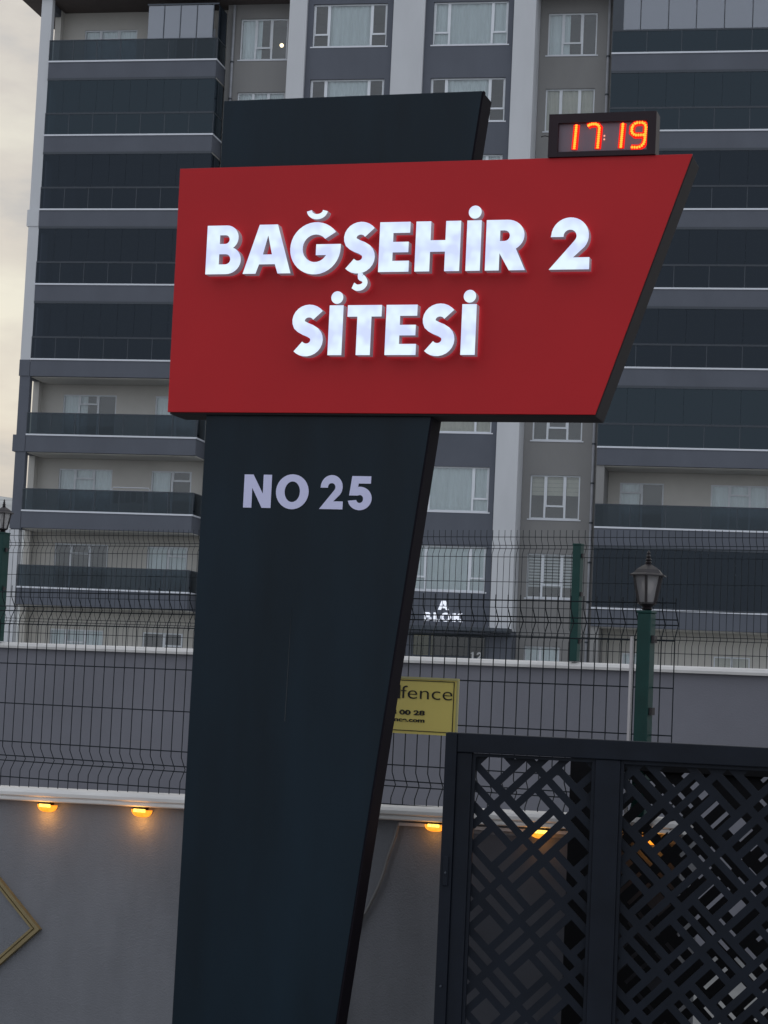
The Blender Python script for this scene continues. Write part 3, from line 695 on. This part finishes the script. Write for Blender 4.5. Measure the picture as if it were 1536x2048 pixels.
# digital clock on top of the board
C = empty('digital_clock', (-.9037, 8.5, 0), 16.5)
tag(C, 'dark boxed digital clock with glowing red and orange digits 17:19 on the red board', 'clock')
MB().box(1.546, 1.584, -.012, .075, 3.8115, 3.982, 'clock').box(1.934, 1.968, -.012, .075, 3.8115, 3.982, 'clock').box(1.5841, 1.9339, -.012, .075, 3.8115, 3.831, 'clock').box(1.5841, 1.9339, -.012, .075, 3.946, 3.982, 'clock').box(1.5841, 1.9339, .03, .075, 3.831, 3.946, 'clock').build('housing', C)
MB().box(1.5841, 1.9339, .004, .012, 3.8312, 3.9458, 'screen').build('screen', C)
def digit(x0, w, pts):
    z0, h_ = 3.842, .098
    lean = lambda z: (z-z0)*.06
    P = [(x0+p[0]*w+lean(z0+p[1]*h_), .0015, z0+p[1]*h_) for p in pts]
    o = MB()
    o.tube([(a, .0115, b) for a, _, b in P], .0150, 'led_bloom', 10)
    ob = o.build('digit', C)
    q = MB()
    for a, b in zip(P[:-1], P[1:]):
        a = Vector(a); b = Vector(b); n = max(1, round((b-a).length/.0085))
        for i in range(n):
            c_ = a.lerp(b, (i+.5)/n); t_ = (b-a).normalized()*.0034
            q.tube([c_-t_+Vector((0, -.004, 0)), c_+Vector((0, -.0045, 0)), c_+t_+Vector((0, -.004, 0))], [.0036, .0062, .0036], 'led', 6)
    q.build('led_beads', ob)
digit(1.648, .05, [(0, 0), (0, 1)])
digit(1.693, .047, [(0, .93), (.25, 1), (.75, 1), (1, .88), (1, 0)])
digit(1.831, .05, [(0, 0), (0, 1)])
digit(1.868, .054, [(.05, .02), (.6, 0), (.9, .1), (1, .25), (1, .85), (.8, 1), (.25, 1), (0, .86), (0, .62), (.25, .5), (.95, .5)])
cq = MB()
for z_ in (3.878, 3.892): cq.tube([(1.7655, -.002, z_-.003), (1.7655, -.003, z_), (1.7655, -.002, z_+.003)], [.002, .0042, .002], 'led_dim', 8)
cq.build('colon', C)
MB().tube([(1.546, .02, 3.900), (1.528, .01, 3.903), (1.515, .0, 3.898), (1.517, .0, 3.894)], .0018, 'lantern', 5).build('cable', C)

# ------------------------------------------------------------------ gate
P_ = .218
def lattice(name, parent, x0, x1, z0, z1, y, m, ox=.3205, oz=1.295, th=.005, sh_=0):
    a, w, b = .040-sh_, .027-2*sh_, .028; hl = .0645-sh_; e1 = lambda x, z: (-(x-ox)+(z-oz))/math.sqrt(2); e2 = lambda x, z: ((x-ox)+(z-oz))/math.sqrt(2)
    cs = [(x, z) for x in (x0, x1) for z in (z0, z1)]
    r1 = (math.floor(min(e1(*c) for c in cs)/P_)-1, math.ceil(max(e1(*c) for c in cs)/P_)+1)
    r2 = (math.floor(min(e2(*c) for c in cs)/P_)-1, math.ceil(max(e2(*c) for c in cs)/P_)+1)
    holes = []
    for i in range(*r1):
        for j in range(*r2):
            s = 1 if (i+j) % 2 == 0 else -1; U_, V_ = i*P_, j*P_
            holes.append((U_-a, U_+a, V_-a, V_+a))
            for c_ in (-.0275, .0275):
                cu = U_+P_/2+c_; sh = s*.030; holes.append((cu-w/2, cu+w/2, V_+sh-hl, V_+sh+hl))
                cv = V_+P_/2+c_; sh = -s*.030; holes.append((U_+sh-hl, U_+sh+hl, cv-w/2, cv+w/2))
    rd = lambda q: round(q, 5)
    us = sorted({rd(h[0]) for h in holes} | {rd(h[1]) for h in holes}); vs_ = sorted({rd(h[2]) for h in holes} | {rd(h[3]) for h in holes})
    us = [u for k, u in enumerate(us) if k == 0 or u-us[k-1] > 1e-4]; vs_ = [u for k, u in enumerate(vs_) if k == 0 or u-vs_[k-1] > 1e-4]
    import bisect
    full = [[True]*(len(vs_)-1) for _ in range(len(us)-1)]
    cu = [(us[k]+us[k+1])/2 for k in range(len(us)-1)]; cv = [(vs_[k]+vs_[k+1])/2 for k in range(len(vs_)-1)]
    for h in holes:
        for i in range(bisect.bisect(cu, h[0]), bisect.bisect(cu, h[1])):
            for j in range(bisect.bisect(cv, h[2]), bisect.bisect(cv, h[3])): full[i][j] = False
    bm = bmesh.new(); V = {}; s2 = math.sqrt(2)
    def gv(i, j):
        if (i, j) not in V:
            u, v = us[i], vs_[j]; V[(i, j)] = bm.verts.new((ox+(v-u)/s2, 0, oz+(u+v)/s2))
        return V[(i, j)]
    for i in range(len(us)-1):
        for j in range(len(vs_)-1):
            if full[i][j]:
                u, v = cu[i], cv[j]; x, z = ox+(v-u)/s2, oz+(u+v)/s2
                if x < x0-.1 or x > x1+.1 or z < z0-.1 or z > z1+.1: continue
                bm.faces.new((gv(i, j), gv(i, j+1), gv(i+1, j+1), gv(i+1, j)))
    for co, no in (((x0, 0, 0), (-1, 0, 0)), ((x1, 0, 0), (1, 0, 0)), ((0, 0, z0), (0, 0, -1)), ((0, 0, z1), (0, 0, 1))):
        bmesh.ops.bisect_plane(bm, geom=bm.verts[:]+bm.edges[:]+bm.faces[:], plane_co=co, plane_no=no, clear_outer=True)
    bmesh.ops.dissolve_limit(bm, angle_limit=.01, verts=bm.verts[:], edges=bm.edges[:])
    bmesh.ops.triangulate(bm, faces=bm.faces[:])
    r = bmesh.ops.extrude_face_region(bm, geom=bm.faces[:])
    for v in [q for q in r['geom'] if isinstance(q, bmesh.types.BMVert)]: v.co.y = th
    bmesh.ops.recalc_face_normals(bm, faces=bm.faces)
    me = bpy.data.meshes.new(name); bm.to_mesh(me); bm.free(); me.materials.append(mt[m])
    return link(name, me, parent, (0, y, 0))
G = empty('lattice_gate', (.2974, 8.0, 0), 10)
tag(G, 'near navy-black steel gate with laser-cut diagonal lattice panels, lower right', 'gate')
MB().box(-.022, .022, -.025, .055, .06, 1.563, 'gate').build('stile', G, bevel=.003)
MB().box(.0225, .080, -.012, .050, .06, 1.490, 'gate').build('stile', G, bevel=.003)
MB().box(.545, .638, -.012, .050, .16, 1.490, 'gate').build('stile', G, bevel=.003)
MB().box(1.30, 1.40, -.012, .050, .06, 1.490, 'gate').build('stile', G, bevel=.003)
MB().box(.0225, 1.40, -.020, .055, 1.491, 1.563, 'gate').build('top_rail', G, bevel=.003)
MB().box(.081, 1.30, -.012, .050, .06, .155, 'gate').build('bottom_rail', G, bevel=.003)
for x0_, x1_ in ((.081, .544), (.639, 1.299)):
    q = MB(); q.box(x0_, x0_+.012, -.002, .02, .156, 1.489, 'gate').box(x1_-.012, x1_, -.002, .02, .156, 1.489, 'gate').box(x0_+.0121, x1_-.0121, -.002, .02, 1.477, 1.489, 'gate').box(x0_+.0121, x1_-.0121, -.002, .02, .156, .168, 'gate')
    q.build('bead', G)
lattice('lattice_panel', G, .085, .540, .16, 1.485, .021, 'gate')
lattice('lattice_panel', G, .643, 1.295, .16, 1.485, .021, 'gate', ox=.839, oz=1.457)
MB().box(-.010, .010, -.034, -.0255, .99, 1.10, 'gate').build('hinge', G, bevel=.003)
for z_ in (.62, 1.04): MB().tube([(.0, -.026, z_), (.0, -.040, z_)], .004, 'alu_dark', 8).build('bolt', G)
G2 = empty('lattice_gate', (.2974+.5*math.sin(R(10)), 8.0+.5*math.cos(R(10)), 0), 10)
tag(G2, 'shade-darkened lattice gate leaf standing just behind the near gate, seen through its openings', 'gate')
MB().box(.412, .515, -.02, .04, .05, 1.52, 'gate_shade').build('stile', G2)
MB().box(.5155, 2.2, -.02, .04, 1.44, 1.52, 'gate_shade').build('top_rail', G2)
MB().box(.5155, 2.2, -.02, .04, .05, .12, 'gate_shade').build('bottom_rail', G2)
MB().box(2.2005, 2.3, -.02, .04, .05, 1.52, 'gate_shade').build('stile', G2)
lattice('lattice_panel', G2, .514, 2.202, .118, 1.442, .008, 'gate_shade', ox=.9317, oz=1.3837, sh_=.006)
